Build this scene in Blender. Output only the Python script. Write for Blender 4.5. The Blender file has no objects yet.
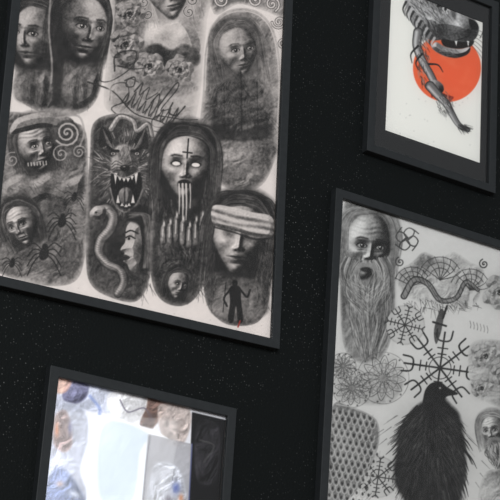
import bpy, numpy as np, math
rng=np.random.RandomState(7)
# ------------------------------------------------------------------ calibration
K=1.45; DIST=1.5*K; CAMH=1.15; F=1716.1
YAW,PIT,ROL=[math.radians(a) for a in (31.243,20.68,3.69)]
def _rx(a):c,s=math.cos(a),math.sin(a);return np.array([[1,0,0],[0,c,-s],[0,s,c]])
def _rz(a):c,s=math.cos(a),math.sin(a);return np.array([[c,-s,0],[s,c,0],[0,0,1]])
R=_rz(-YAW)@_rx(math.pi/2+PIT)@_rz(ROL)
CAM=np.array([0,-DIST,CAMH])
def to_layout(P):
    q=(P-CAM)@R
    return 250-F*q[:,0]/q[:,2], 250+F*q[:,1]/q[:,2]
FD=0.016   # frame depth, fronts at y=0, wall at y=FD
# ------------------------------------------------------------------ painter
def vnoise(h,w,cell,seed):
    r=np.random.RandomState(seed);gh,gw=int(h/cell)+3,int(w/cell)+3
    g=r.rand(gh,gw);y=np.arange(h)/cell;x=np.arange(w)/cell
    yi=y.astype(int);xi=x.astype(int);fy=y-yi;fx=x-xi;fy=fy*fy*(3-2*fy);fx=fx*fx*(3-2*fx)
    a=g[yi][:,xi];b=g[yi][:,xi+1];c=g[yi+1][:,xi];d=g[yi+1][:,xi+1]
    fx=fx[None];fy=fy[:,None]
    return (a*(1-fx)+b*fx)*(1-fy)+(c*(1-fx)+d*fx)*fy
def crom(P,closed=False,n=7):
    P=np.array(P,float)
    if len(P)<3:return P
    if closed:Q=np.vstack([P[-1],P,P[0],P[1]])
    else:Q=np.vstack([2*P[0]-P[1],P,2*P[-1]-P[-2]])
    o=[]
    for i in range(1,len(Q)-2):
        for t in np.arange(n)/n:
            o.append(.5*((2*Q[i])+(-Q[i-1]+Q[i+1])*t+(2*Q[i-1]-5*Q[i]+4*Q[i+1]-Q[i+2])*t*t+(-Q[i-1]+3*Q[i]-3*Q[i+1]+Q[i+2])*t**3))
    if not closed:o.append(Q[-2])
    return np.array(o)
def G(x,y,cx,cy,rx,ry):return np.exp(-((x-cx)/rx)**2-((y-cy)/ry)**2)
class Cv:
    def __init__(s,x0,y0,x1,y1,bg,S=2.2,seed=1):
        s.x0,s.y0,s.S=x0,y0,S;s.w=int((x1-x0)*S);s.h=int((y1-y0)*S)
        s.a=np.ones((s.h,s.w,3))*np.array(bg if np.ndim(bg) else [bg]*3)
        n=[vnoise(s.h,s.w,c*S,seed+i) for i,c in enumerate((1.0,2.4,5,11,11,9,26))]
        Y,X=np.mgrid[0:s.h,0:s.w]
        wx=np.clip(X+(n[3]-.5)*14*S,0,s.w-1).astype(int);wy=np.clip(Y+(n[4]-.5)*14*S,0,s.h-1).astype(int)
        h=(n[1]*.22+n[2]*.5+n[5]*.9)[wy,wx]
        gy,gx=np.gradient(h*S*3.0)
        s.rl=np.clip(.5+(-gx*.75-gy*.7)*.9/np.sqrt(1+gx*gx+gy*gy),0,1)
        s.rl=np.clip(s.rl*.75+(n[6]-.5)*.8+.12+(n[0]-.5)*.22,0,1)
        s.gr=n[0];s.n=n
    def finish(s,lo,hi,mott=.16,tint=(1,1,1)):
        """graphite grain and mottling, then a compressed range whose lifted blacks paint in glass haze"""
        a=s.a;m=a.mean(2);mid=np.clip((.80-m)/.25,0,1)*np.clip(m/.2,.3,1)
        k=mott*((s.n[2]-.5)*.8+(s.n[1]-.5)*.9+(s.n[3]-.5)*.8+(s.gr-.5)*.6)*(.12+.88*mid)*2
        s.a=np.clip(lo+(hi-lo)*np.clip(a+k[...,None],0,1),0,1)*np.array(tint)  # raised black level puts the haze of the glass into the ink colour
    def box(s,x0,y0,x1,y1):
        i0=max(0,int((x0-s.x0)*s.S));i1=min(s.w,int((x1-s.x0)*s.S)+2)
        j0=max(0,int((y0-s.y0)*s.S));j1=min(s.h,int((y1-s.y0)*s.S)+2)
        if i1<=i0+1 or j1<=j0+1:return None
        X,Y=np.meshgrid(np.arange(i0,i1)/s.S+s.x0,np.arange(j0,j1)/s.S+s.y0)
        return (slice(j0,j1),slice(i0,i1)),X,Y
    def put(s,sl,m,v):
        if np.ndim(v)==2:v=v[...,None]
        else:v=np.array(v if np.ndim(v) else [v]*3)
        s.a[sl]=s.a[sl]*(1-m[...,None])+v*m[...,None]
    def ell(s,cx,cy,rx,ry,ang=0,v=0,a=1,soft=1.):
        r=max(rx,ry)+soft+1;b=s.box(cx-r,cy-r,cx+r,cy+r)
        if b is None:return
        sl,X,Y=b;c,sn=math.cos(math.radians(ang)),math.sin(math.radians(ang))
        x=(X-cx)*c+(Y-cy)*sn;y=-(X-cx)*sn+(Y-cy)*c
        d=(1-np.sqrt((x/rx)**2+(y/ry)**2))*min(rx,ry)
        s.put(sl,a*np.clip(d/soft+.5,0,1),v)
    def blob(s,cx,cy,rx,ry,ang=0,v=0,a=1):
        r=max(rx,ry)*2;b=s.box(cx-r,cy-r,cx+r,cy+r)
        if b is None:return
        sl,X,Y=b;c,sn=math.cos(math.radians(ang)),math.sin(math.radians(ang))
        x=(X-cx)*c+(Y-cy)*sn;y=-(X-cx)*sn+(Y-cy)*c
        s.put(sl,a*np.exp(-1.6*((x/rx)**2+(y/ry)**2)),v)
    def sd(s,P,X,Y):
        d=np.full(X.shape,1e9);ins=np.zeros(X.shape,bool)
        Q=np.roll(P,-1,0)
        for (ax,ay),(bx,by) in zip(P,Q):
            ex,ey=bx-ax,by-ay;L=ex*ex+ey*ey+1e-9
            t=np.clip(((X-ax)*ex+(Y-ay)*ey)/L,0,1)
            d=np.minimum(d,(X-ax-t*ex)**2+(Y-ay-t*ey)**2)
            if ay!=by:
                k=((ay>Y)!=(by>Y))&(X<(bx-ax)*(Y-ay)/(by-ay)+ax);ins^=k
        d=np.sqrt(d);return np.where(ins,d,-d)
    def poly(s,P,v=0,a=1,soft=.8,smooth=True,grad=None,tex=0):
        P=crom(P,True,5) if smooth else np.array(P,float)
        m=P.min(0)-soft-1;M=P.max(0)+soft+1;b=s.box(*m,*M)
        if b is None:return
        sl,X,Y=b;d=s.sd(P,X,Y);k=a*np.clip(d/soft+.5,0,1)
        rim,dep=grad if grad else (v,1)
        if grad or tex:
            t=np.clip(d/dep,0,1);t=t*t*(3-2*t)
            vv=rim*(1-t)+v*t+tex*(s.rl[sl]-.42)*2.1*(.25+.75*t)
            s.put(sl,k,np.clip(vv,.03,.97))
        else:s.put(sl,k,v)
    def relief(s,P,fn,lo=.08,hi=.9,a=1,soft=1.2,L=(-.55,-.55,.63),tex=.1):
        """fill P with a lit height field; fn(X,Y,d)->height in px, d = distance to outline"""
        P=crom(P,True,5);m=P.min(0)-soft-1;M=P.max(0)+soft+1;b=s.box(*m,*M)
        if b is None:return
        sl,X,Y=b;d=s.sd(P,X,Y);h=fn(X,Y,np.maximum(d,0));gy,gx=np.gradient(h*s.S)
        q=1/np.sqrt(1+gx*gx+gy*gy);n=(-gx*L[0]-gy*L[1]+L[2])*q
        s.put(sl,a*np.clip(d/soft+.5,0,1),np.clip(lo+(hi-lo)*np.clip(n,0,1)**1.3+tex*(s.gr[sl]-.5),.02,.98))
    def line(s,P,w=1,v=0,a=1,w1=None,soft=.7,smooth=True,closed=False):
        P=crom(P,closed,6) if smooth else np.array(P,float)
        if closed:P=np.vstack([P,P[0]])
        w1=w if w1 is None else w1;mw=max(w,w1)+soft+1
        b=s.box(*(P.min(0)-mw),*(P.max(0)+mw))
        if b is None:return
        sl,X,Y=b;n=len(P)-1;best=np.full(X.shape,-1e9)
        for i in range(n):
            (ax,ay),(bx,by)=P[i],P[i+1];ex,ey=bx-ax,by-ay;L=ex*ex+ey*ey+1e-9
            t=np.clip(((X-ax)*ex+(Y-ay)*ey)/L,0,1);d=np.sqrt((X-ax-t*ex)**2+(Y-ay-t*ey)**2)
            ww=(w+(w1-w)*(i+t)/n)/2;best=np.maximum(best,ww-d)
        s.put(sl,a*np.clip(best/soft+.5,0,1),v)
    def spiral(s,cx,cy,r,turns,w,v,ph=0,a=1,sq=1):
        t=np.linspace(0,1,int(14*turns));s.line([(cx+r*u*math.cos(ph+turns*6.283*u),cy+sq*r*u*math.sin(ph+turns*6.283*u)) for u in t],w,v,a,smooth=False)
    def loc(s,cx,cy,ang,k=1):
        c,sn=math.cos(math.radians(ang)),math.sin(math.radians(ang))
        return lambda u,v:(cx+k*(u*c-v*sn),cy+k*(u*sn+v*c))
    def rose(s,x,y,r,lo=.06,hi=.8):
        s.blob(x,y,r*1.2,r*1.1,0,lo+.1,.8)
        for q in range(4):
            rr=r*(1.08-.25*q);n=5 if q<2 else 4
            for i in range(n):
                a=i*360/n+q*41+x;sc=.85+.3*rng.rand();T=s.loc(x,y,a,rr*sc)
                P=[T(-.5,-.2),T(-.8,-.62),T(-.35,-1.0),T(.1,-.92),T(.5,-1.02),T(.78,-.55),T(.45,-.2)]
                t0=T(0,-.1)
                s.relief(P,lambda X,Y,d,t0=t0,rr=rr:np.minimum(d,rr*.35)*.7+.5*np.hypot(X-t0[0],Y-t0[1]),lo,hi,soft=.8)
                s.line([T(-.45,-.25),T(0,-.12),T(.45,-.25)],r*.12,lo,.8)
        s.spiral(x,y,r*.22,1.4,1,.05)
    def face(s,cx,cy,k,ang=0,lt=.62,dk=.06,eyes=True,white=False,hair=.1,mouth=True,beard=0,yaw=0,pitch=0,L=(-.55,-.4,.75),nh=60,age=0,hl=1.3,es=.6,cap=True):
        T=s.loc(cx,cy,ang,k)
        def strand():return np.clip(hair+.5*(rng.rand()-.3),.02,.9)
        if hair is not None:
            s.poly([T(*p) for p in [(-.85,.5),(-.92,-.3),(-.68,-.95),(0,-1.22),(.68,-.95),(.92,-.3),(.85,.5),(.55,.95),(-.55,.95)]],hair,.95,soft=k*.22)
            for i in range(nh):
                e=-1 if i%2 else 1;q=.55+.42*rng.rand();o=rng.rand()*.12
                s.line([T(e*.05,-1.12+o),T(e*q*.7,-1.0+o),T(e*q,-.4),T(e*(q-.02+.1*rng.rand()),.2+hl*.2*rng.rand()),T(e*(q-.12+.2*rng.rand()),hl*(.5+.4*rng.rand()))],.9,strand(),.6,w1=.4)
        b=s.box(cx-k*1.15,cy-k*1.15,cx+k*1.15,cy+k*1.15)
        if b is None:return
        sl,X,Y=b;c,sn=math.cos(math.radians(ang)),math.sin(math.radians(ang))
        u=((X-cx)*c+(Y-cy)*sn)/k;v=(-(X-cx)*sn+(Y-cy)*c)/k
        t=np.clip((v-.05)/.95,0,1);W=.70-.27*t*t*(3-2*t)*1.05;W=np.where(v<0,.70,W)
        x=u/W;rr=x*x+v*v;z=np.sqrt(np.clip(1-rr,0,1))
        cy_,sy=math.cos(math.radians(yaw)),math.sin(math.radians(yaw));cp,sp=math.cos(math.radians(pitch)),math.sin(math.radians(pitch))
        xx=(x*cy_-z*sy);zz=x*sy+z*cy_;fv=v*cp-zz*sp;fu=xx*W;A=np.abs(fu)
        h=z*.58
        h=h-.11*G(A,fv,.26,-.02,.15,.10)+.05*G(A,fv,.265,.02,.10,.06)+.045*G(A,fv,.24,-.19,.2,.055)-.03*G(A,fv,0,-.08,.06,.06)
        h=h+.10*G(fu,fv,0,.1,.055,.2)+.13*G(fu,fv,0,.29,.075,.07)+.06*G(A,fv,.1,.33,.05,.045)
        h=h+.06*G(A,fv,.38,.2,.14,.12)-.065*G(A,fv,.37,.5,.11,.16)+.04*G(fu,fv,0,.52,.2,.14)
        if mouth:h=h+.045*G(fu,fv,0,.50,.13,.03)+.055*G(fu,fv,0,.61,.11,.04)-.05*G(fu,fv,0,.55,.17,.016)-.04*G(fu,fv,0,.70,.12,.04)
        h=h+.07*G(fu,fv,0,.84,.14,.09)+.03*G(A,fv,.22,-.55,.2,.2)
        if age:
            h=h+age*.007*np.sin(fv*42+2*np.sin(fu*7))*np.clip(-(fv+.26)*6,0,1)+age*.03*(-G(A,fv,.2,.42,.03,.12)-G(A,fv,.27,.14,.1,.02))
        gy,gx=np.gradient(h*k*s.S);q=1/np.sqrt(1+gx*gx+gy*gy)
        n=(-gx*L[0]-gy*L[1]+L[2])*q
        sh=np.clip(n,0,1);sh=sh**1.6
        al=np.ones_like(u)
        if mouth:al*=1-.68*G(fu,fv,0,.555,.16,.085)
        al*=1-.8*G(A,fv,.055,.36,.03,.02)
        brow=np.exp(-((fv+.21+.10*np.clip(A-.12,0,.2)-.35*np.clip(A-.32,0,1))/.032)**2)*np.clip((A-.08)/.05,0,1)*np.clip((.47-A)/.08,0,1);al*=1-.85*brow
        al*=1-es*G(A,fv,.27,-.02,.19,.12)
        al*=1-.45*np.clip(rr,0,1)**3
        vv=dk+(min(1,lt+.34)-dk)*sh*al
        if eyes:
            e=((A-.265)/.125)**2+((fv-.005)/.062)**2;em=np.clip((1-e)*2.5,0,1)
            if white:ev=np.full_like(u,.97)
            else:
                ir=np.hypot(fu-np.sign(fu)*.265-.015,fv+.0);ev=np.where(ir<.062,.03,.62);ev=np.where(np.hypot(fu-np.sign(fu)*.265+.005,fv+.02)<.018,.98,ev)
            vv=vv*(1-em)+ev*em;lid=np.exp(-((e-1.2)/.4)**2)*np.clip((.05-fv)*20,0.4,1);vv*=1-.9*lid*(zz>.1)
        vv=vv+.09*(s.gr[sl]-.5)
        s.put(sl,np.clip((1-rr)*k*.2,0,1),np.clip(vv,.02,.98))
        if hair is not None and cap:
            pk=.1*math.sin(math.radians(yaw))*3
            s.poly([T(*p) for p in [(-.72,.05),(-.78,-.6),(-.4,-1.05),(.4,-1.05),(.78,-.6),(.72,.05),(.6,-.35),(.42,-.62),(pk,-.78),(-.42,-.62),(-.6,-.35)]],hair,.95,soft=k*.06)
            for i in range(nh):
                e=-1 if i%2 else 1;q=rng.rand()
                s.line([T(pk,-1.05+.28*q),T(pk+e*(.35+.05*q),-.98+.3*q),T(e*(.76-.14*q),-.45),T(e*(.76-.1*q),.1),T(e*(.74-.05*rng.rand()),.35)],.8,strand(),.65,w1=.4)
        if beard:
            s.poly([T(*p) for p in [(-.5,.35),(-.3,.46),(0,.42),(.3,.46),(.5,.35),(.6,.9),(.45,.6+beard*.6),(.1,.8+beard),(-.3,.6+beard*.6),(-.58,.9)]],.35,.85,soft=k*.12)
            for i in range(120):
                u0=-.52+1.04*rng.rand();v0=.42+.25*abs(u0)+.5*rng.rand()*(abs(u0)>.18)-.0
                if abs(u0)<.17:v0=.68+.3*rng.rand()
                l=beard*(.35+.65*rng.rand())*(1-.5*abs(u0));s.line([T(u0,v0),T(u0*1.12+.05*rng.randn(),v0+l*.35),T(u0*.8+.08*math.sin(i),v0+l*.7),T(u0*.45+.1*rng.randn(),v0+l)],k*.045,[.06,.75,.25,.5,.8][i%5],.7,w1=.4)
            for e in(-1,1):
                for i in range(9):s.line([T(0,.42+.01*i),T(e*.2,.43+.03*i),T(e*(.36+.02*i),.6+.05*i)],k*.035,[.75,.2,.55][i%3],.8)
    def compass(s,cx,cy,r,v=.08,w=1.2,ring=True,ang=10,n=8):
        if ring:s.ell(cx,cy,r*1.0,r*1.0,0,v,.18,1.0);s.ell(cx,cy,r*.93,r*.93,0,.80,.9,1.)
        for i in range(n):
            T=s.loc(cx,cy,ang+i*360/n,r)
            s.line([T(0,0),T(0,-.92)],w,v,smooth=False)
            for q in(.35,.52):s.line([T(-.13,-q),T(.13,-q)],w*.8,v,smooth=False)
            if i%2:s.line([T(-.2,-.95),T(-.17,-.72),T(0,-.68),T(.17,-.72),T(.2,-.95)],w,v)
            else:
                s.line([T(-.17,-.72),T(.17,-.72)],w*.8,v,smooth=False);s.line([T(-.14,-.98),T(0,-.85),T(.14,-.98)],w,v,smooth=False)
def fur(c,x,y,rx,ry,n,L,ang,v0,v1,w=.8,spread=25,a=.7,radial=False):
    for i in range(n):
        t=rng.rand()*6.283;r=math.sqrt(rng.rand());px,py=x+rx*r*math.cos(t),y+ry*r*math.sin(t)
        b=(math.atan2(py-y,px-x) if radial else math.radians(ang))+math.radians(spread*(rng.rand()-.5)*2);l=L*(.6+.8*rng.rand())
        c.line([(px,py),(px+l*math.cos(b),py+l*math.sin(b))],w,v0+(v1-v0)*rng.rand()**1.5,a,w1=.2,smooth=False)
# ------------------------------------------------------------------ print A : grid of tattoo sleeves
def paint_A():
    c=Cv(-45,-30,300,345,(.90,.90,.90),S=2.4,seed=11)
    # P1 portraits
    c.poly([(22,-28),(109,-28),(108,10),(106,40),(104,62),(100,90),(90,108),(70,116),(46,114),(24,104),(14,92),(17,50)],.2,tex=.16,grad=(.62,6))
    c.face(35,34,36,6,.50,.04,hair=.06,yaw=-28,L=(-.6,-.3,.7));c.face(82,26,38,8,.50,.04,hair=.06,yaw=22,L=(.5,-.4,.7))
    c.poly([(54,-20),(60,-20),(61,20),(64,60),(60,100),(53,104),(53,60)],.06,.8,3)
    c.line([(51,-10),(49,30),(52,70),(47,104)],1.8,.75,.7,soft=1.5)
    c.relief([(14,84),(24,74),(36,78),(46,72),(51,92),(44,110),(28,104),(16,98)],lambda X,Y,d:np.minimum(d,6)*.6+2.5*G(X,Y,30,90,4,12)+2.5*G(X,Y,43,86,3,12),.03,.6,a=.85,soft=5)
    c.relief([(64,78),(76,70),(86,78),(98,72),(99,88),(92,102),(74,110),(64,98)],lambda X,Y,d:np.minimum(d,6)*.6+3*G(X,Y,73,94,4,12)+2.5*G(X,Y,83,90,3,12)+2.5*G(X,Y,93,86,3,10),.03,.6,a=.85,soft=5)
    fur(c,80,88,14,16,40,12,95,.04,.5,.8,20,.5);fur(c,34,90,12,12,30,10,85,.04,.5,.8,20,.5)
    c.blob(60,111,28,4,5,.75,.7);c.blob(20,95,5,10,0,.7,.6)
    # P2 blonde portrait, roses, script
    c.poly([(114,-28),(210,-28),(207,20),(203,60),(200,95),(194,122),(182,140),(160,138),(138,127),(115,115),(104,103),(107,60),(113,20)],.60,tex=.12,grad=(.82,9))
    c.poly([(118,-20),(150,-20),(150,10),(140,40),(150,62),(128,70),(114,50),(116,10)],.25,tex=.25,soft=3)
    c.relief([(152,10),(166,16),(182,14),(196,30),(200,52),(180,64),(156,56),(144,42),(148,24)],lambda X,Y,d:np.minimum(d,9)*.8+2*G(X,Y,160,34,8,6)+2*G(X,Y,184,36,8,6),.25,.9,soft=2.5,L=(-.4,-.4,.82))
    c.poly([(146,48),(158,44),(172,50),(184,44),(198,52),(198,64),(176,70),(152,64)],.1,.9,3,tex=.14)
    c.face(168,-11,32,-10,.70,.1,hair=.58,nh=130,yaw=12,L=(-.45,-.3,.82))
    for a in((144,2),(148,14),(189,12),(193,0)):
        c.spiral(*a,6,1.6,2.2,.8,.5);c.spiral(*a,6,1.6,.9,.2,.5)
    for (x,y,r) in((130,14,13),(126,44,14),(150,66,13),(180,70,12)):c.rose(x,y,r,.06,.82)
    c.poly([(138,80),(165,76),(190,82),(196,90),(170,96),(148,88)],.34,tex=.2,soft=5,a=.7)
    T=c.loc(118,66,34)
    L=[[(0,6),(-8,-8),(6,-22),(12,-8),(4,14),(-6,22),(-12,12)],[(0,0),(14,-6),(22,-12)],[(14,8),(20,0),(24,8),(18,12),(16,4),(26,2)],[(28,12),(30,0),(34,12),(38,0),(42,12),(48,0)],
       [(48,12),(50,0),(55,10)],[(56,12),(58,-18),(62,-14),(60,12),(66,8)],[(66,0),(68,10),(76,8),(78,-4),(74,22),(62,30),(60,20),(84,8),(96,0)],[(-16,30),(10,24),(40,30),(70,22),(92,30)]]
    for l in L:c.line([T(*p) for p in l],1.6,.1,.9,w1=.8)
    T=c.loc(124,98,26)
    for i in range(9):c.line([T(i*6.4,5),T(i*6.4+2,-7-4*(i%3)),T(i*6.4+4,5),T(i*6.4+6.4,0)],1.1,.12,.85)
    c.line([T(-12,8),T(-16,-6),T(-4,-14),T(4,0),T(-6,16),T(30,18),T(62,12)],1.2,.15,.8)
    c.blob(158,128,20,5,15,.86,.6);c.blob(110,90,3,14,5,.86,.6)
    # P3 smoky oval
    c.poly([(214,-28),(290,-28),(290,16),(262,10),(238,4),(214,14)],.5,tex=.2,grad=(.75,4))
    for (x,y,r,p) in((222,0,8,0),(240,-6,7,2),(256,0,8,1),(272,4,8,3),(279,22,7,5),(268,-14,8,2),(283,44,5,1)):
        c.spiral(x,y,r,1.7,2.8,.2,p,.8);c.spiral(x,y,r,1.7,1.3,.9,p)
    c.poly([(203,90),(206,45),(218,17),(240,8),(262,14),(276,36),(281,80),(279,130),(272,168),(258,188),(236,190),(212,180),(201,158),(200,125)],.42,tex=.18,grad=(.72,6))
    c.line([(205,90),(208,46),(219,20),(240,11),(261,17),(274,38),(279,80),(277,130)],1,.9,.7)
    c.face(238,50,29,-10,.46,.14,hair=.28,yaw=15,hl=1.6,nh=80)
    c.blob(240,80,30,8,0,.38,.75);
    c.poly([(216,88),(232,78),(250,76),(266,88),(272,108),(266,128),(242,136),(218,128),(210,108)],.16,tex=.2,soft=7,a=.9)
    for x,t in((224,86),(241,72),(257,82)):
        c.line([(x,t),(x+1,132)],1.1,.03,.9)
        for j in range(3):
            y=t+6+j*12;w=5+j*2;c.relief([(x-w,y+2),(x+w,y-1),(x+w+1,y+8),(x,y+11),(x-w-1,y+9)],lambda X,Y,d:np.minimum(d,3)*.7,.03,.42+.1*(j%2),.45,soft=2)
    c.poly([(212,124),(230,131),(268,124),(272,118),(268,138),(222,140)],.05,.75,3.5)
    for i in range(20):c.line([(241,68+i),(208+i*4,130)],.45,.06,.45,smooth=False)
    c.poly([(204,140),(224,148),(250,142),(276,146),(270,166),(256,184),(236,186),(214,176)],.44,tex=.25,soft=5)
    # P4 jester, spiders
    c.poly([(-10,118),(20,112),(58,120),(84,128),(88,165),(89,215),(84,262),(74,282),(50,286),(20,280),(-5,270),(-30,240),(-25,160)],.3,tex=.2,grad=(.62,5))
    c.face(36,146,28,-14,.62,.04,hair=.1,yaw=18,age=1,L=(-.4,-.5,.72),es=.88)
    c.relief([(10,134),(18,118),(50,112),(73,120),(70,135),(46,128),(28,131)],lambda X,Y,d:np.minimum(d,5)*1.0,.08,.75)
    c.line([(26,163),(37,167),(48,158)],3.4,.03);
    for i in range(7):c.line([(28+i*3,163-.3*i),(28.4+i*3,165.8-.2*i)],1.1,.75)
    c.ell(67,133,13,13,0,.2,.9,2);c.spiral(67,133,13,2.4,1.8,.7);c.spiral(61,154,9,1.8,1.2,.6);c.spiral(79,152,7,2,1.2,.6);c.spiral(12,160,8,1.8,1.1,.6)
    c.line([(56,118),(78,116),(84,132),(80,146)],2,.65,.8)
    c.relief([(2,184),(20,174),(34,180),(50,172),(66,180),(84,174),(82,198),(66,206),(46,200),(26,208),(2,200)],lambda X,Y,d:np.minimum(d,7)*.6+2.4*G(X,Y,20,190,7,8)+2.6*G(X,Y,42,188,7,9)+2.4*G(X,Y,66,190,8,8),.04,.7,soft=4)
    fur(c,45,190,36,10,60,9,15,.04,.5,.8,50,.5)
    c.face(22,224,24,-18,.58,.04,hair=.1,yaw=-20,age=1)
    for (x,y,k) in((62,222,1.),(44,254,1.2),(74,198,.7),(12,264,.7)):
        c.blob(x,y,13*k,11*k,0,.6,.6);c.ell(x,y,4*k,5.5*k,20,.04,1,1);c.ell(x+1,y-6*k,2.6*k,2.6*k,0,.04,1,1);c.blob(x-1,y-2*k,1.2*k,1.5*k,0,.6,.7)
        for s_ in(-1,1):
            for j in range(4):c.line([(x,y-2),(x+s_*8*k,y-9*k+j*5*k),(x+s_*14*k,y-6*k+j*8*k)],1.0*k,.05)
    # P5 wolf / snake / profile
    c.poly([(93,124),(112,114),(136,116),(153,128),(155,165),(154,215),(152,262),(146,290),(134,302),(112,298),(92,286),(86,262),(87,200),(90,155)],.16,tex=.14,grad=(.5,5))
    c.poly([(96,146),(102,128),(112,138),(128,138),(142,129),(148,146),(152,172),(146,196),(128,212),(108,202),(96,176)],.22,.8,4)
    fur(c,124,170,27,36,420,9,0,.05,.9,.9,25,.75,radial=True)
    c.poly([(99,147),(102,126),(113,141)],.06,.95,1);c.poly([(134,142),(145,127),(148,149)],.06,.95,1)
    for e,x0 in((-1,103),(1,145)):
        for i in range(8):c.line([(x0-e*i,129+i*2),(x0-e*(i+4),143+i)],.7,.5,.6)
    c.relief([(117,146),(131,146),(137,158),(138,170),(131,175),(125,177),(118,175),(111,170),(112,158)],lambda X,Y,d:np.minimum(d,6)*.7+2.2*G(X,Y,125,160,5,14),.1,.9,a=.85,soft=3)
    fur(c,125,156,8,7,90,6,-90,.12,.9,.7,25,.6)
    for e in(-1,1):
        for i in range(4):c.line([(125+e*3,164+i*2),(125+e*9,161+i*3.2),(125+e*13,164+i*3)],.9,.1,.75)
    c.ell(125,168,5,3.3,0,.03,1,1);c.blob(124,166.6,1.8,.9,0,.8,.7)
    for x,e in((113,1),(137,-1)):
        c.line([(x-5,149-e*2),(x,150.5),(x+5,149+e*2)],3,.03,.95);c.blob(x,153.5,5,3.2,0,.03,.95);c.ell(x,153.7,2.0,1.3,0,.75,1,.5);c.ell(x,153.7,.8,.9,0,.02,1,.5)
    c.poly([(112,173),(125,178),(139,172),(142,188),(134,205),(125,209),(116,203),(111,188)],.02,1,1.2)
    c.relief([(119,192),(125,187),(132,191),(131,202),(125,206),(120,201)],lambda X,Y,d:np.minimum(d,4)-1.5*np.exp(-((X-125.5)/1)**2),.12,.6)
    for x,y,d in((115.5,173,11),(120,177,4),(124,178,4),(128,178,4),(132,176,4),(136,173,11),(118,203,-9),(133,203,-9),(122,206,-3),(126,207,-3),(129,206,-3)):
        c.poly([(x-1.8,y),(x+1.8,y),(x,y+d)],.92,1,.6,smooth=False)
    c.line([(111,172),(124,178),(140,171)],1.2,.6);c.line([(110,188),(115,205),(125,212),(136,205),(143,189)],1.4,.5,.8)
    fur(c,125,214,14,4,40,7,90,.1,.8,.8,30)
    W=[(111,129),(120,117),(133,121),(137,131),(148,124),(152,136)]
    c.line(W,6.5,.05,w1=4);c.line(W,5,.5,w1=3,soft=1.5);c.line([(x-.8,y-.9) for x,y in W],2,.85,w1=1,soft=1.2)
    for p in crom(W)[::2]:c.line([(p[0]-1,p[1]-2.5),(p[0]+1,p[1]+2.5)],.5,.2,.5,smooth=False)
    c.blob(115,238,22,26,0,.06,.85)
    S=[(97,213),(106,209),(113,217),(110,229),(101,240),(99,253),(108,264),(120,270),(124,282),(118,294)]
    c.line(S,13,.05,w1=8);c.line(S,10,.36,w1=6,soft=2);c.line([(x-1.6,y-1) for x,y in S],4.4,.85,.9,w1=2.4,soft=3)
    for i,p in enumerate(crom(S,n=12)[::2]):c.line([(p[0]-4.6,p[1]-1),(p[0]-1,p[1]+1.3),(p[0]+4.6,p[1]-.5)],.5,.1,.5,smooth=False)
    c.relief([(90,212),(96,206),(105,207),(106,215),(99,220),(91,218)],lambda X,Y,d:np.minimum(d,4)*1.1,.12,.85);c.ell(96,212.5,1.3,1,0,.02)
    P=[(127,226),(136,218),(147,221),(151,240),(150,260),(143,272),(131,271),(127,264),(123.5,261.5),(124.5,258.5),(122.8,256.5),(124.5,253),(120.3,249.5),(125,242),(125.4,236)]
    c.relief(P,lambda X,Y,d:np.minimum(d,9)*.85-1.6*G(X,Y,130,239,3.5,2.2)+1.4*G(X,Y,137,250,6,6)-1.2*G(X,Y,126,257.5,4,.9),.04,.85,L=(-.8,-.3,.5))
    c.blob(130,238,4.5,2.6,0,.08,.7)
    c.poly([(126.5,238),(130,236.6),(134.5,239),(130.5,240.6)],.7,1,.5);c.ell(129,238.6,1.3,1.5,0,.02,1,.5);c.line([(126,237.6),(130,236),(135,238.6)],1.3,.02);c.line([(126,232.5),(131,230.5),(138,233.5)],1.5,.04);c.poly([(123,255.5),(126,254.6),(130,257.5),(126.5,260.5),(123.6,260)],.12,.95,.8);c.line([(123,257.5),(130,258)],.6,.02)
    c.blob(146,255,7,18,5,.05,.85)
    c.poly([(126,220),(132,208),(146,206),(154,214),(154,240),(150,266),(145,268),(145,236),(137,224)],.05,.95,2.5)
    for i in range(60):
        c.line([(128+rng.rand()*7,212+rng.rand()*6),(142+rng.rand()*9,216),(145+rng.rand()*7,240),(143+rng.rand()*8,268)],.6,.05+.45*rng.rand(),.6)
    fur(c,142,282,9,14,40,9,80,.05,.4)
    # P6 white-eyed woman, candles
    c.poly([(160,140),(172,126),(196,124),(212,132),(220,150),(219,190),(214,235),(207,270),(197,296),(182,306),(164,302),(153,286),(150,255),(153,200),(156,165)],.12,tex=.12,grad=(.4,5))
    c.face(186,164,37,4,.64,.04,white=True,hair=.05,mouth=False,nh=150,hl=1.6,L=(-.4,-.3,.84),es=.93)
    c.line([(188.5,139),(187,158)],1.5,.04,smooth=False);c.line([(183,152),(192,153)],1.5,.04,smooth=False)
    c.poly([(162,206),(174,197),(180,208),(192,209),(200,198),(213,206),(208,240),(180,240),(162,232)],.05,.92,4)
    c.ell(184.5,184,7,4.6,5,.03,1,1.2)
    for x,l,w in((179,30,1.6),(182.5,40,2.1),(186,36,1.9),(190,24,1.2)):c.line([(x,184),(x+.5,184+l*.5),(x,184+l)],w,.85,.95,w1=.8)
    fur(c,168,212,6,16,40,8,85,.05,.4);fur(c,206,207,6,16,40,8,85,.05,.4)
    for i,x in enumerate((164,170.5,177,183.5,190,196.5,203,208)):
        y=223+5*math.sin(i*1.7+1);c.relief([(x-2.9,y),(x+2.7,y),(x+3,y+22),(x-3.2,y+22)],lambda X,Y,d:np.minimum(d,2.5)*1.0,.06,.66-.1*(i%3),soft=1.6);c.blob(x,y-4,3.5,5,0,.55,.3);c.blob(x,y-3.5,1.2,3.4,0,.98,.95)
        c.line([(x-1,y+2),(x-1.4,y+9+3*(i%3))],1.2,.88,.8)
    c.poly([(158,243),(184,247),(211,242),(207,262),(184,270),(162,264)],.14,tex=.3,soft=4)
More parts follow.
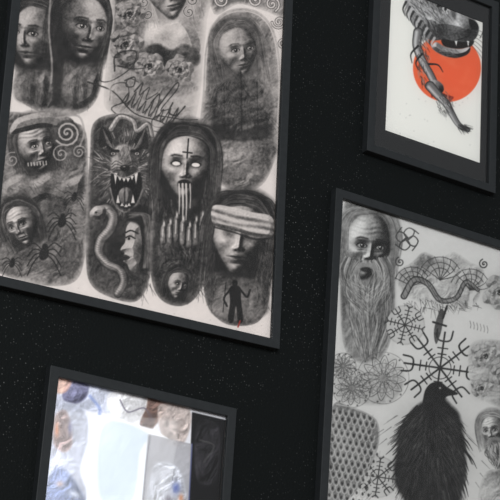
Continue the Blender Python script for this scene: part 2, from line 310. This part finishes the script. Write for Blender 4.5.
    fur(c,184,254,22,8,60,8,80,.04,.5,1,40,.6)
    c.face(178,284,16,10,.46,.04,hair=.05,yaw=20);fur(c,197,280,9,16,40,9,80,.05,.4)
    # P7 blindfolded woman
    c.poly([(218,196),(236,190),(258,192),(270,204),(273,235),(272,275),(268,305),(258,322),(240,326),(222,322),(207,305),(204,278),(208,240),(214,215)],.18,tex=.12,grad=(.45,4))
    c.face(240,236,40,8,.70,.05,eyes=False,hair=.05,nh=170,hl=1.7,L=(-.55,-.3,.74))
    c.relief([(213,206),(232,207),(252,212),(272,217),(272,236),(254,237),(236,231),(214,225)],lambda X,Y,d:np.minimum(d,4)*.7+.5*np.sin((Y-.22*X)*.9+.9*np.sin(X*.10))+.6*np.sin((Y-.35*X)*.45),.18,.88,L=(-.2,-.6,.76))
    c.line([(214,227),(236,233),(254,239),(271,238)],1.8,.06,.8)
    c.poly([(230,279),(250,280),(264,290),(267,312),(240,322),(212,312),(214,292)],.36,tex=.12,soft=5)
    c.blob(234,300,13,12,0,.66,.8);fur(c,262,272,6,32,90,10,85,.04,.4);fur(c,212,275,5,26,60,10,95,.04,.4)
    c.ell(235,283,2.8,3.4,0,.02);c.poly([(230,287),(240,287),(241,300),(243,320),(238,322),(236,306),(233,322),(228,320),(230,302)],.03,1,1)
    c.line([(231,289),(224,298),(227,306)],2.,.03);c.line([(240,289),(247,297),(250,290)],2.,.03);c.line([(226,282),(223,312)],.9,.05)
    for i in range(40):c.blob(rng.uniform(0,270),rng.uniform(285,335),1,.6,0,.55,.4)
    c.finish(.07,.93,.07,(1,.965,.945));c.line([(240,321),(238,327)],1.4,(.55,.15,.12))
    return c
# ------------------------------------------------------------------ print C : norse flash
def paint_C():
    c=Cv(322,180,520,520,(.86,.86,.86),seed=31,S=2.4)
    c.poly([(343,208),(352,202),(380,208),(392,220),(394,260),(395,300),(392,335),(382,358),(362,364),(346,352),(341,320),(340,260)],.38,tex=.16,grad=(.68,4))
    for i in range(300):
        u=rng.rand();x=348+u*42;y=262+10*abs(u-.5)+20*rng.rand();l=50+40*rng.rand()
        c.line([(x,y),(x+4*math.sin(i),y+l*.35),(354+u*32+5*math.cos(i*2),y+l*.7),(360+u*18,min(359,y+l))],1.1,[.14,.78,.32,.6,.45][i%5],.55,w1=.5)
    c.face(367,246,35,7,.64,.05,hair=.4,yaw=10,age=1.1,L=(-.55,-.45,.7),nh=90,mouth=False,hl=1,es=.8,cap=False)
    for i in range(60):
        e=-1 if i%2 else 1;q=rng.rand();c.line([(369,210+4*q),(369+e*14,212+4*q),(369+e*(24-4*q),228),(369+e*(26-5*q),250)],.9,.15+.6*rng.rand(),.6,w1=.4)
    for i in range(170):
        e=-1 if i%2 else 1;q=rng.rand();x0,y0=366+e*(2+20*q),261+ -6*q+3*rng.rand();l=26+30*rng.rand()
        c.line([(x0,y0),(x0+e*5,y0+l*.3),(x0+e*2+3*math.sin(i),y0+l*.7),(368+e*8*q+3*rng.randn(),y0+l)],1.1,[.12,.84,.36,.66,.5][i%5],.6,w1=.4)
    c.poly([(360,269),(366,267),(372,270),(366,272)],.06,.8,1.2)
    for e in(-1,1):
        for i in range(12):c.line([(366,263+i*.3),(366+e*8,264+i*.5),(366+e*(13+i*.5),272+i)],1,[.85,.35,.65][i%3],.7,w1=.4)
    c.blob(343,300,3,40,0,.2,.5);c.blob(393,285,3,50,0,.2,.5)
    # knotwork
    for q in range(4):
        T=c.loc(407,239,q*90+20,1)
        c.line([T(0,0),T(-5,-5),T(-2,-11),T(4,-10),T(4,-4),T(0,2)],1.2,.2);c.line([T(-9,-9),T(-11,-3)],1.2,.2)
    # dragons with wire wings
    c.poly([(398,272),(412,262),(424,252),(440,258),(454,252),(470,262),(484,270),(482,290),(470,312),(452,304),(430,304),(414,300),(400,290)],.52,tex=.26,grad=(.76,4),a=.85)
    for (x,y,r,st) in((412,272,18,0),(440,266,22,40),(470,276,20,80)):
        for i in range(7):
            a=math.radians(-160+st*.3+i*22);c.line([(x,y+14),(x+r*.6*math.cos(a)+2,y+14+r*.6*math.sin(a)),(x+r*math.cos(a),y+12+r*math.sin(a))],1.,.1,.85,w1=.5)
        for q in(.5,.75,1):c.line([(x+r*q*math.cos(math.radians(-160+i*22)),y+13+r*q*math.sin(math.radians(-160+i*22))) for i in range(7)],.8,.15,.8)
    S=[(404,296),(414,280),(428,284),(440,300),(456,298),(466,282),(478,290)]
    c.line(S,7,.08,w1=4);c.line(S,4.6,.5,w1=2.4,soft=1.5)
    for p in crom(S)[::2]:c.line([(p[0]-1.5,p[1]-3),(p[0]+1.5,p[1]+3)],.6,.1,.7,smooth=False)
    fur(c,440,304,40,7,80,7,60,.1,.5,.8,50)
    for x,y in((400,262),(484,264)):c.spiral(x,y,5,1.7,1.3,.2)
    for i in range(6):c.line([(470+i*3.4,321+i),(471+i*3.4,325+i),(470.5+i*3.4,328+i)],.7,.4,.8,smooth=False)
    c.poly([(440,310),(444,313),(441,332),(436,344),(434,330)],.25,.95,1);c.line([(433,322),(446,326)],2,.08);c.line([(443,318),(447,306)],2.2,.1)
    c.compass(405,325,20,.15,1.1,True,14)
    c.compass(378,477,21,.15,1.1,True,8)
    c.poly([(336,366),(360,364),(392,356),(404,380),(392,402),(360,404),(336,398)],.68,tex=.1,a=.7,soft=4)
    for (x,y,r) in((383,378,24),(352,388,18),(343,366,12)):
        for k in range(12):
            T=c.loc(x,y,k*30+5,r);c.line([T(0,-.15),T(-.18,-.55),T(0,-.95),T(.18,-.55),T(0,-.15)],.8,.25,.75);c.line([T(0,-.4),T(-.08,-.6),T(0,-.78),T(.08,-.6),T(0,-.4)],.6,.4,.7);c.ell(*T(.14,-1.0),.9,.9,0,.25)
        for q in(.3,.62,1.08):c.line([c.loc(x,y,a,r*q)(0,1) for a in range(0,360,24)],.6,.3,.7,closed=True)
        c.blob(x,y,r*.25,r*.25,0,.25,.6)
    # scale-mail braid
    c.poly([(334,404),(352,408),(376,420),(378,444),(368,470),(350,498),(326,500),(328,440)],.4,.85,1.5,tex=.15)
    for j in range(13):
        for i in range(8):
            x=334+i*6+(j%2)*3-j*.4;y=408+j*7+i*1.2
            if x<378-(abs(j-5)*1.2):
                c.line([(x-3,y),(x-2,y+5),(x,y+6.5),(x+2,y+5),(x+3,y)],1.1,.75,.8);c.ell(x,y+3,1.1,1.6,0,.1,.9)
    c.line([(336,404),(356,409),(376,421),(378,444),(368,470)],1.4,.65)
    # helm of awe
    for i in range(8):
        T=c.loc(440,368,8+i*45,1);c.line([T(0,0),T(0,-36)],1.8,.1,smooth=False)
        for q,w in((14,4),(20,5)):c.line([T(-w,-q),T(w,-q)],1.2,.1,smooth=False)
        c.line([T(-8,-38),T(-6.5,-29),T(0,-27),T(6.5,-29),T(8,-38)],1.7,.1)
    c.line([c.loc(440,368,a,11)(0,1) for a in range(0,360,24)],.8,.15,closed=True)
    # raven with ragged, spread plumage
    c.blob(432,448,46,54,0,.42,.45)
    W=[(430,398),(440,394),(450,404),(459,414),(463,432),(465,452),(466,470),(462,490),(452,516),(420,516),(404,500),(396,484),(394,468),(398,448),(403,426),(414,408)]
    c.poly(W,.05,1,4)
    for i in range(460):
        t=rng.rand()*6.28;q=.5+.5*rng.rand();x,y=431+33*math.cos(t)*q,454+54*math.sin(t)*q
        d=math.atan2((y-400)*1.2+10,(x-432)*1.5);l=10+14*rng.rand();c.line([(x,y),(x+l*.5*math.cos(d-.12),y+l*.5*math.sin(d-.12)),(x+l*math.cos(d),y+l*math.sin(d))],2.2,.03+.06*rng.rand(),.95,w1=.3)
    for i in range(260):
        x=431+26*rng.randn()*.8;y=412+88*rng.rand();d=math.atan2((y-380),(x-432)*1.6);l=7+11*rng.rand();c.line([(x,y),(x+l*math.cos(d),y+l*math.sin(d))],.8,.1+.25*rng.rand(),.6,w1=.2,smooth=False)
    for e in(-1,1):
        for i in range(9):c.line([(432+e*10,412+i*6),(432+e*(22+i*.6),424+i*8),(432+e*(30+i*.9),446+i*9)],1,.26,.5,w1=.3)
    c.poly([(424,394),(430,384),(440,382),(447,387),(458,394),(446,397),(442,408),(424,410)],.05,1,1);c.ell(440,388,1.1,1.0,0,.7)
    # right sketch column
    c.poly([(470,345),(500,340),(518,350),(518,410),(490,404),(472,390)],.64,tex=.18,grad=(.8,4),a=.85)
    for x,y,r in((486,356,12),(504,374,14),(482,388,9),(500,292,14),(516,268,10)):c.rose(x,y,r,.3,.86)
    c.face(493,430,18,-8,.62,.12,hair=.45,beard=1.6,yaw=-15,age=1)
    c.poly([(486,472),(518,476),(518,516),(480,512)],.5,tex=.3,grad=(.74,4),a=.8)
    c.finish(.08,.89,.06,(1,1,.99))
    return c
# ------------------------------------------------------------------ print B : orange disc & beast
def paint_B():
    c=Cv(380,-40,510,170,(.87,.87,.85),seed=51)
    c.ell(447,68,34,34,0,(.86,.38,.23),1,1)
    for i in range(30):c.blob(447+rng.uniform(-24,24),68+rng.uniform(-24,24),5,3,rng.rand()*90,(.88,.45,.30),.3)
    for i in range(4):c.line([(431+i*6,90+i*1.8),(432+i*6,97+i*1.8)],1.4,(.5,.13,.08),smooth=False);c.line([(431+i*6,91+i*1.8),(435+i*6,92+i*1.8),(432+i*6,95+i*1.8)],1.2,(.5,.13,.08))
    # animal head, muzzle towards lower right
    H=[(402,-34),(450,-36),(458,-16),(460,-2),(466,8),(474,18),(479,28),(476,38),(468,43),(456,42),(444,40),(430,40),(416,30),(407,8)]
    c.relief(H,lambda X,Y,d:np.minimum(d,16)*.65+3*G(X,Y,436,-2,10,8)-3*G(X,Y,446,8,5,3.5)+3.5*G(X,Y,464,28,9,9)+3*G(X,Y,434,24,9,9)-1.5*G(X,Y,456,14,3,8),.08,.86,tex=.2,L=(-.45,-.5,.74))
    fur(c,430,2,22,28,300,7,55,.05,.85,.8,22,.6);fur(c,426,28,12,10,80,6,60,.05,.6,.8,22)
    for i in range(16):   # mane / feather tufts along the neck
        x,y=406+i*1.9,2+i*2.4;c.line([(x,y),(x-3,y+7),(x-1+i*.2,y+14)],2.6,[.12,.5,.2,.72][i%4],.9,w1=.4)
    c.relief([(416,-8),(420,-20),(432,-20),(434,-8),(426,0)],lambda X,Y,d:np.minimum(d,4)*-1.,.04,.8)
    c.poly([(442,39),(454,41),(466,42),(474,41),(470,47),(456,49),(444,46)],.04,.95,1)
    for x,y,l in((456,41,5),(468,41,5.5)):c.poly([(x-1.3,y),(x+1.3,y),(x+.3,y+l)],.92,smooth=False)
    c.relief([(436,42),(446,47),(460,49),(470,47),(468,54),(456,58),(442,55),(432,48)],lambda X,Y,d:np.minimum(d,4)*1.0,.1,.8)
    fur(c,448,52,10,4,40,5,30,.06,.7,.7,30,.6)
    c.line([(438,6),(444,4),(451,9)],2.4,.02);c.ell(445,9,3.0,2.1,20,.75,1,.7);c.ell(445.5,9,1.3,1.8,10,.02)
    c.poly([(469,19),(477,23),(478,30),(471,28)],.04,1,1.2);c.line([(472,29),(468,36),(458,40)],1.1,.05)
    for i in range(6):c.line([(462,33+i),(476,30+i*4),(486,34+i*6)],.4,.25,.8)
    c.line([(460,-8),(472,0),(483,12),(485,26),(480,38)],2.4,.2,w1=.6)
    # slim foreleg
    S=[(418,32),(417,46),(423,62),(430,74),(436,86)]
    c.line(S,9.5,.1,w1=7);c.line(S,7.6,.42,w1=5.5,soft=2);c.line([(x-1.5,y) for x,y in S],3,.85,.8,w1=2,soft=2.5)
    fur(c,423,58,6,26,130,5,68,.06,.85,.6,25)
    for P in([(418,46),(411,54),(412,63)],[(422,54),(416,62),(418,70)],[(429,64),(438,65),(443,72)]):c.line(P,2.2,.1,w1=.6)
    c.relief([(428,82),(436,80),(443,85),(443,92),(435,95),(428,90)],lambda X,Y,d:np.minimum(d,5)*1.0,.08,.75)
    # tail
    S=[(430,86),(438,95),(446,103),(452,114),(459,125),(468,130)]
    c.line(S,10,.1,w1=4.4);c.line(S,8,.42,w1=3,soft=2);c.line([(x-1.4,y+1) for x,y in S],2.6,.85,.8,w1=1,soft=2.5)
    fur(c,444,104,8,13,80,5,55,.05,.75,.6,20,.6)
    fur(c,462,127,5,3,40,6,35,.02,.25)
    for i in range(22):c.blob(rng.uniform(400,475),rng.uniform(95,145),.8,.8,0,.5,.3)
    return c
# ------------------------------------------------------------------ print D : collage, with pale glass reflections painted into its colours
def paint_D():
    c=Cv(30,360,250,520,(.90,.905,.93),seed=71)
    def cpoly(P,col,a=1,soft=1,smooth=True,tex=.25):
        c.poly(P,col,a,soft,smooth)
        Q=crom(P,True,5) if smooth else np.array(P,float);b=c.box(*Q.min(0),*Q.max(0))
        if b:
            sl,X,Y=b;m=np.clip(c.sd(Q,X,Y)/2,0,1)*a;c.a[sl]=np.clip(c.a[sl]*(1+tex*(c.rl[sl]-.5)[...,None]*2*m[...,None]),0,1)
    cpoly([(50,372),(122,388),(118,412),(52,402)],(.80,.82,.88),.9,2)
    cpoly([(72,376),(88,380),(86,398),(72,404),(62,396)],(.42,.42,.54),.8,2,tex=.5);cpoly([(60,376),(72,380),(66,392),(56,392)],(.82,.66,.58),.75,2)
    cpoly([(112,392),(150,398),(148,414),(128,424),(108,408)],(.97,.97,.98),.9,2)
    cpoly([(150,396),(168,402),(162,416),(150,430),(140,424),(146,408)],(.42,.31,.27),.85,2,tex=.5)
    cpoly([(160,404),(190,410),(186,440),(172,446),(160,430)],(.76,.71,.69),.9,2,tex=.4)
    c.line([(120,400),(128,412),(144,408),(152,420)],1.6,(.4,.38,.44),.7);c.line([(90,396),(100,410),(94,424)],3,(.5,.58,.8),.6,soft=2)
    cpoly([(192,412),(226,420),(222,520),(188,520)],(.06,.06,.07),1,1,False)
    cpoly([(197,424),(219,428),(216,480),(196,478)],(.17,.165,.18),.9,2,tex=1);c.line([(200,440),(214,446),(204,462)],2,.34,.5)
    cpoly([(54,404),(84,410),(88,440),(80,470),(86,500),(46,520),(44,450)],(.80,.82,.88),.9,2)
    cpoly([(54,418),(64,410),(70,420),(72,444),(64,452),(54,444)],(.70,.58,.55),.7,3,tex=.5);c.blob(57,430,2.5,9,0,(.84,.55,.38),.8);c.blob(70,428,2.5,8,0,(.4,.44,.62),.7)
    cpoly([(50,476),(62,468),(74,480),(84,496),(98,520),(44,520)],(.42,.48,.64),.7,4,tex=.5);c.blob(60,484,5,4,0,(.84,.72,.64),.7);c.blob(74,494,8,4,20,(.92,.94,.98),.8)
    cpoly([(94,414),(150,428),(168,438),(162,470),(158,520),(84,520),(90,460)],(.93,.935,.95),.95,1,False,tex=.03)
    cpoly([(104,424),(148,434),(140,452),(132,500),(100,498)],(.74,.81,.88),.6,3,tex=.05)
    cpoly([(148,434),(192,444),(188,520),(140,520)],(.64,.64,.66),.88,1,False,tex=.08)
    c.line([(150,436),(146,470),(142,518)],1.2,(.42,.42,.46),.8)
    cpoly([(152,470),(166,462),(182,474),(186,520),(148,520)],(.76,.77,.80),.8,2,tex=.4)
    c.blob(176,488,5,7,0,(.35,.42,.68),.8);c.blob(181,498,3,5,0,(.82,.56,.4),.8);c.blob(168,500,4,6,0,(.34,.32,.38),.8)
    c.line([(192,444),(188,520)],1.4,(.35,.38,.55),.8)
    return c
# ------------------------------------------------------------------ materials
def mat(name):
    m=bpy.data.materials.new(name);m.use_nodes=True;return m,m.node_tree.nodes,m.node_tree.links,m.node_tree.nodes['Principled BSDF']
def m_wall():
    m,n,l,b=mat('black_wall_paint');tc=n.new('ShaderNodeTexCoord')
    n1=n.new('ShaderNodeTexNoise');n1.inputs['Scale'].default_value=260;n1.inputs['Detail'].default_value=3
    v=n.new('ShaderNodeTexVoronoi');v.inputs['Scale'].default_value=230
    r=n.new('ShaderNodeMapRange');r.inputs[1].default_value=.06;r.inputs[2].default_value=.28;r.inputs[3].default_value=1;r.inputs[4].default_value=0
    sp=n.new('ShaderNodeSeparateColor');r3=n.new('ShaderNodeMapRange');r3.inputs[1].default_value=.4;r3.inputs[2].default_value=1
    n2=n.new('ShaderNodeTexNoise');n2.inputs['Scale'].default_value=4;n2.inputs['Detail'].default_value=4
    r2=n.new('ShaderNodeMapRange');r2.inputs[1].default_value=.36;r2.inputs[2].default_value=.68
    mu=n.new('ShaderNodeMath');mu.operation='MULTIPLY';m2=n.new('ShaderNodeMath');m2.operation='MULTIPLY'
    mx=n.new('ShaderNodeMixRGB');mx.inputs[1].default_value=(.0046,.0058,.0060,1);mx.inputs[2].default_value=(.105,.11,.11,1)
    for q in(n1,v,n2):l.new(tc.outputs['Object'],q.inputs['Vector'])
    l.new(v.outputs['Distance'],r.inputs[0]);l.new(v.outputs['Color'],sp.inputs[0]);l.new(sp.outputs[0],r3.inputs[0]);l.new(n2.outputs[0],r2.inputs[0])
    l.new(r.outputs[0],mu.inputs[0]);l.new(r2.outputs[0],mu.inputs[1]);l.new(mu.outputs[0],m2.inputs[0]);l.new(r3.outputs[0],m2.inputs[1])
    l.new(m2.outputs[0],mx.inputs[0]);l.new(mx.outputs[0],b.inputs['Base Color'])
    bp=n.new('ShaderNodeBump');bp.inputs['Strength'].default_value=.4;bp.inputs['Distance'].default_value=.002
    l.new(n1.outputs[0],bp.inputs['Height']);l.new(bp.outputs[0],b.inputs['Normal'])
    b.inputs['Roughness'].default_value=.6;b.inputs['Specular IOR Level'].default_value=.05
    return m
def m_frame():
    m,n,l,b=mat('black_stained_wood');tc=n.new('ShaderNodeTexCoord');q=n.new('ShaderNodeTexNoise');q.inputs['Scale'].default_value=90
    r=n.new('ShaderNodeValToRGB');r.color_ramp.elements[0].color=(.012,.014,.0155,1);r.color_ramp.elements[1].color=(.019,.022,.024,1)
    l.new(tc.outputs['Object'],q.inputs['Vector']);l.new(q.outputs[0],r.inputs[0]);l.new(r.outputs[0],b.inputs['Base Color'])
    b.inputs['Roughness'].default_value=.45;b.inputs['Specular IOR Level'].default_value=.16;return m
def m_print():
    m,n,l,b=mat('printed_paper');a=n.new('ShaderNodeVertexColor');a.layer_name='ink'
    l.new(a.outputs[0],b.inputs['Base Color']);b.inputs['Roughness'].default_value=.65;b.inputs['Specular IOR Level'].default_value=.2;return m
def m_glass(s=1.):
    m,n,l,b=mat('picture_glass');n.remove(b);o=n['Material Output']
    t=n.new('ShaderNodeBsdfTransparent');t.inputs[0].default_value=(.97,.975,.98,1)
    g=n.new('ShaderNodeBsdfGlossy');g.inputs['Roughness'].default_value=.03
    f=n.new('ShaderNodeFresnel');f.inputs[0].default_value=1.5
    x=n.new('ShaderNodeMixShader');l.new(f.outputs[0],x.inputs[0]);l.new(t.outputs[0],x.inputs[1]);l.new(g.outputs[0],x.inputs[2]);l.new(x.outputs[0],o.inputs[0]);return m
def m_plain(name,col,rough=.7):
    m,n,l,b=mat(name);tc=n.new('ShaderNodeTexCoord');q=n.new('ShaderNodeTexNoise');q.inputs['Scale'].default_value=30
    r=n.new('ShaderNodeValToRGB');r.color_ramp.elements[0].color=(*[c*.8 for c in col],1);r.color_ramp.elements[1].color=(*col,1)
    l.new(tc.outputs['Object'],q.inputs['Vector']);l.new(q.outputs[0],r.inputs[0]);l.new(r.outputs[0],b.inputs['Base Color']);b.inputs['Roughness'].default_value=rough;return m
MW,MF,MP,MG,MM=m_wall(),m_frame(),m_print(),m_glass(),m_plain('black_mat_board',(.005,.006,.007))
MB=m_plain('backing_board',(.12,.08,.05))
def mesh(name,V,Fa,m,parent=None,bevel=0):
    me=bpy.data.meshes.new(name);me.from_pydata([tuple(v) for v in V],[],Fa);me.update();me.materials.append(m)
    o=bpy.data.objects.new(name,me);bpy.context.collection.objects.link(o)
    if parent:o.parent=parent
    if bevel:
        b=o.modifiers.new('bev','BEVEL');b.width=bevel;b.segments=3;b.limit_method='ANGLE'
    return o
def ring(prof,w,h):
    """sweep profile [(inset,y)] round a w x h rectangle centred at origin (XZ plane); inset may be (left,right,bottom,top)"""
    V=[];n=len(prof)
    for sx,sz in((-1,-1),(1,-1),(1,1),(-1,1)):
        for i,y in prof:
            if np.ndim(i)==0:i=(i,i,i,i)
            V.append((sx*(w/2-(i[0] if sx<0 else i[1])),y,sz*(h/2-(i[2] if sz<0 else i[3]))))
    Fa=[]
    for k in range(4):
        for j in range(n):
            a,b=k*n+j,k*n+(j+1)%n;c,d=((k+1)%4)*n+(j+1)%n,((k+1)%4)*n+j
            Fa.append((a,d,c,b))
    return V,Fa
def s2l(c):
    c=np.clip(c,0,1);return np.where(c<=.04045,c/12.92,((c+.055)/1.055)**2.4)
def sheet(name,w,h,y,parent,th,cx,cz,paint,step=.001):
    nx,nz=int(w/step)+1,int(h/step)+1
    X,Z=np.meshgrid(np.linspace(-w/2,w/2,nx),np.linspace(-h/2,h/2,nz));x=X.ravel();z=Z.ravel()
    co=np.stack([x,np.full(x.shape,y),z],1)
    me=bpy.data.meshes.new(name);me.vertices.add(len(x));me.vertices.foreach_set('co',co.ravel())
    i=np.arange(nx*nz).reshape(nz,nx);q=np.stack([i[:-1,:-1],i[:-1,1:],i[1:,1:],i[1:,:-1]],-1).reshape(-1,4)
    me.loops.add(q.size);me.loops.foreach_set('vertex_index',q.ravel().astype(np.int32))
    me.polygons.add(len(q));me.polygons.foreach_set('loop_start',(np.arange(len(q))*4).astype(np.int32))
    me.update(calc_edges=True)
    c,s=math.cos(th),math.sin(th)
    W=np.stack([cx+c*x-s*z,np.full(x.shape,y),cz+s*x+c*z],1);u,v=to_layout(W)
    cv=paint();H,Wd=cv.h-1.001,cv.w-1.001
    def refl(a,m):a=np.abs(a);a=np.mod(a,2*m);return np.where(a>m,2*m-a,a)
    fu=refl((u-cv.x0)*cv.S,Wd);fv=refl((v-cv.y0)*cv.S,H)
    iu,iv=fu.astype(int),fv.astype(int);du,dv=(fu-iu)[:,None],(fv-iv)[:,None];A=cv.a
    col=(A[iv,iu]*(1-du)+A[iv,iu+1]*du)*(1-dv)+(A[iv+1,iu]*(1-du)+A[iv+1,iu+1]*du)*dv
    rgba=np.ones((len(x),4));rgba[:,:3]=s2l(col)
    at=me.color_attributes.new('ink','FLOAT_COLOR','POINT');at.data.foreach_set('color',rgba.ravel().astype(np.float32))
    me.materials.append(MP);o=bpy.data.objects.new(name,me);bpy.context.collection.objects.link(o);o.parent=parent;return o
def picture(name,x0,x1,z0,z1,thdeg,paint,face=.015,mats=None):
    th=math.radians(thdeg);w,h=(x1-x0)*K,(z1-z0)*K;a,b=(x0+x1)/2*K,(z0+z1)/2*K
    cx,cz=math.cos(th)*a-math.sin(th)*b,math.sin(th)*a+math.cos(th)*b+CAMH
    e=bpy.data.objects.new(name,None);bpy.context.collection.objects.link(e);e.location=(cx,0,cz);e.rotation_euler=(0,-th,0)
    V,Fa=ring([(0,FD),(0,0),(face,0),(face,.0075),(face-.004,.0075),(face-.004,FD)],w,h)
    mesh('wood_frame',V,Fa,MF,e,.0012)
    iw,ih=w-2*face+.006,h-2*face+.006
    mesh('glass',[(-iw/2,.006,-ih/2),(iw/2,.006,-ih/2),(iw/2,.006,ih/2),(-iw/2,.006,ih/2)],[(0,1,2,3)],MG,e)
    bw,bh=w/2-.006,h/2-.006
    mesh('backing_board',[(s*bw,y,t*bh) for y in(.011,FD-.001) for s,t in((-1,-1),(1,-1),(1,1),(-1,1))],[(0,1,2,3),(7,6,5,4),(0,4,5,1),(1,5,6,2),(2,6,7,3),(3,7,4,0)],MB,e)
    if mats:
        o=face-.002;q=tuple(face+m for m in mats)
        V,Fa=ring([(o,.0078),(o,.0098),(q,.0098),(q,.0078)],w,h);mesh('mat_board',V,Fa,MM,e)
    sheet('print',w-2*face+.004,h-2*face+.004,.0103,e,th,cx,cz,paint);return e
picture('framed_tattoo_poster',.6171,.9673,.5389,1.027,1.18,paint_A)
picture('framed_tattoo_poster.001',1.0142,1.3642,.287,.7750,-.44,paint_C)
picture('framed_illustration',1.0546,1.2496,.8340,1.10,-.44,paint_B,mats=(.027,.015,.038,.034))
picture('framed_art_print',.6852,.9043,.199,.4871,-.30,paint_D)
# ------------------------------------------------------------------ room
mesh('wall_back',[(-2.5,FD,0),(4.5,FD,0),(4.5,FD,3.2),(-2.5,FD,3.2),(-2.5,FD+.1,0),(4.5,FD+.1,0),(4.5,FD+.1,3.2),(-2.5,FD+.1,3.2)],[(0,1,2,3),(7,6,5,4),(0,4,5,1),(1,5,6,2),(2,6,7,3),(3,7,4,0)],MW)
mesh('floor',[(-2.5,-5,0),(4.5,-5,0),(4.5,FD,0),(-2.5,FD,0)],[(0,1,2,3)],m_plain('floor_boards',(.25,.17,.11),.5))
V=[(-2.5,FD,0),(-2.5,FD-.015,0),(-2.5,FD-.015,.09),(-2.5,FD-.008,.1),(-2.5,FD,.1)];V+=[(4.5,y,z) for _,y,z in V]
mesh('baseboard_back',V,[(0,1,2,3,4),(9,8,7,6,5)]+[(i,i+5,(i+1)%5+5,(i+1)%5) for i in range(5)],MF)
# ------------------------------------------------------------------ light
w=bpy.data.worlds.new('world');bpy.context.scene.world=w;w.use_nodes=True
bg=w.node_tree.nodes['Background'];bg.inputs[0].default_value=(.95,.97,1,1);bg.inputs[1].default_value=.40
def area(name,loc,tgt,sx,sy,p,col):
    L=bpy.data.lights.new(name,'AREA');L.shape='RECTANGLE';L.size=sx;L.size_y=sy;L.energy=p;L.color=col
    o=bpy.data.objects.new(name,L);bpy.context.collection.objects.link(o);o.location=loc
    from mathutils import Vector
    o.rotation_euler=(Vector(tgt)-Vector(loc)).to_track_quat('-Z','Y').to_euler()
area('window_daylight',(-.9,-4.2,2.6),(1.4,0,1.9),1.6,1.8,215,(1,.99,.98))
area('window_reflected',(3.08,-4,2.6),(1.2,0,1.8),.64,.75,8,(.97,.985,1))
cd=bpy.data.cameras.new('camera');co=bpy.data.objects.new('camera',cd);bpy.context.collection.objects.link(co)
cd.sensor_width=36;cd.lens=F*36/500;cd.clip_start=.05
from mathutils import Matrix
M=Matrix([list(R[i])+[CAM[i]] for i in range(3)]+[[0,0,0,1]]);co.matrix_world=M
bpy.context.scene.camera=co
bpy.context.scene.view_settings.view_transform='Standard'
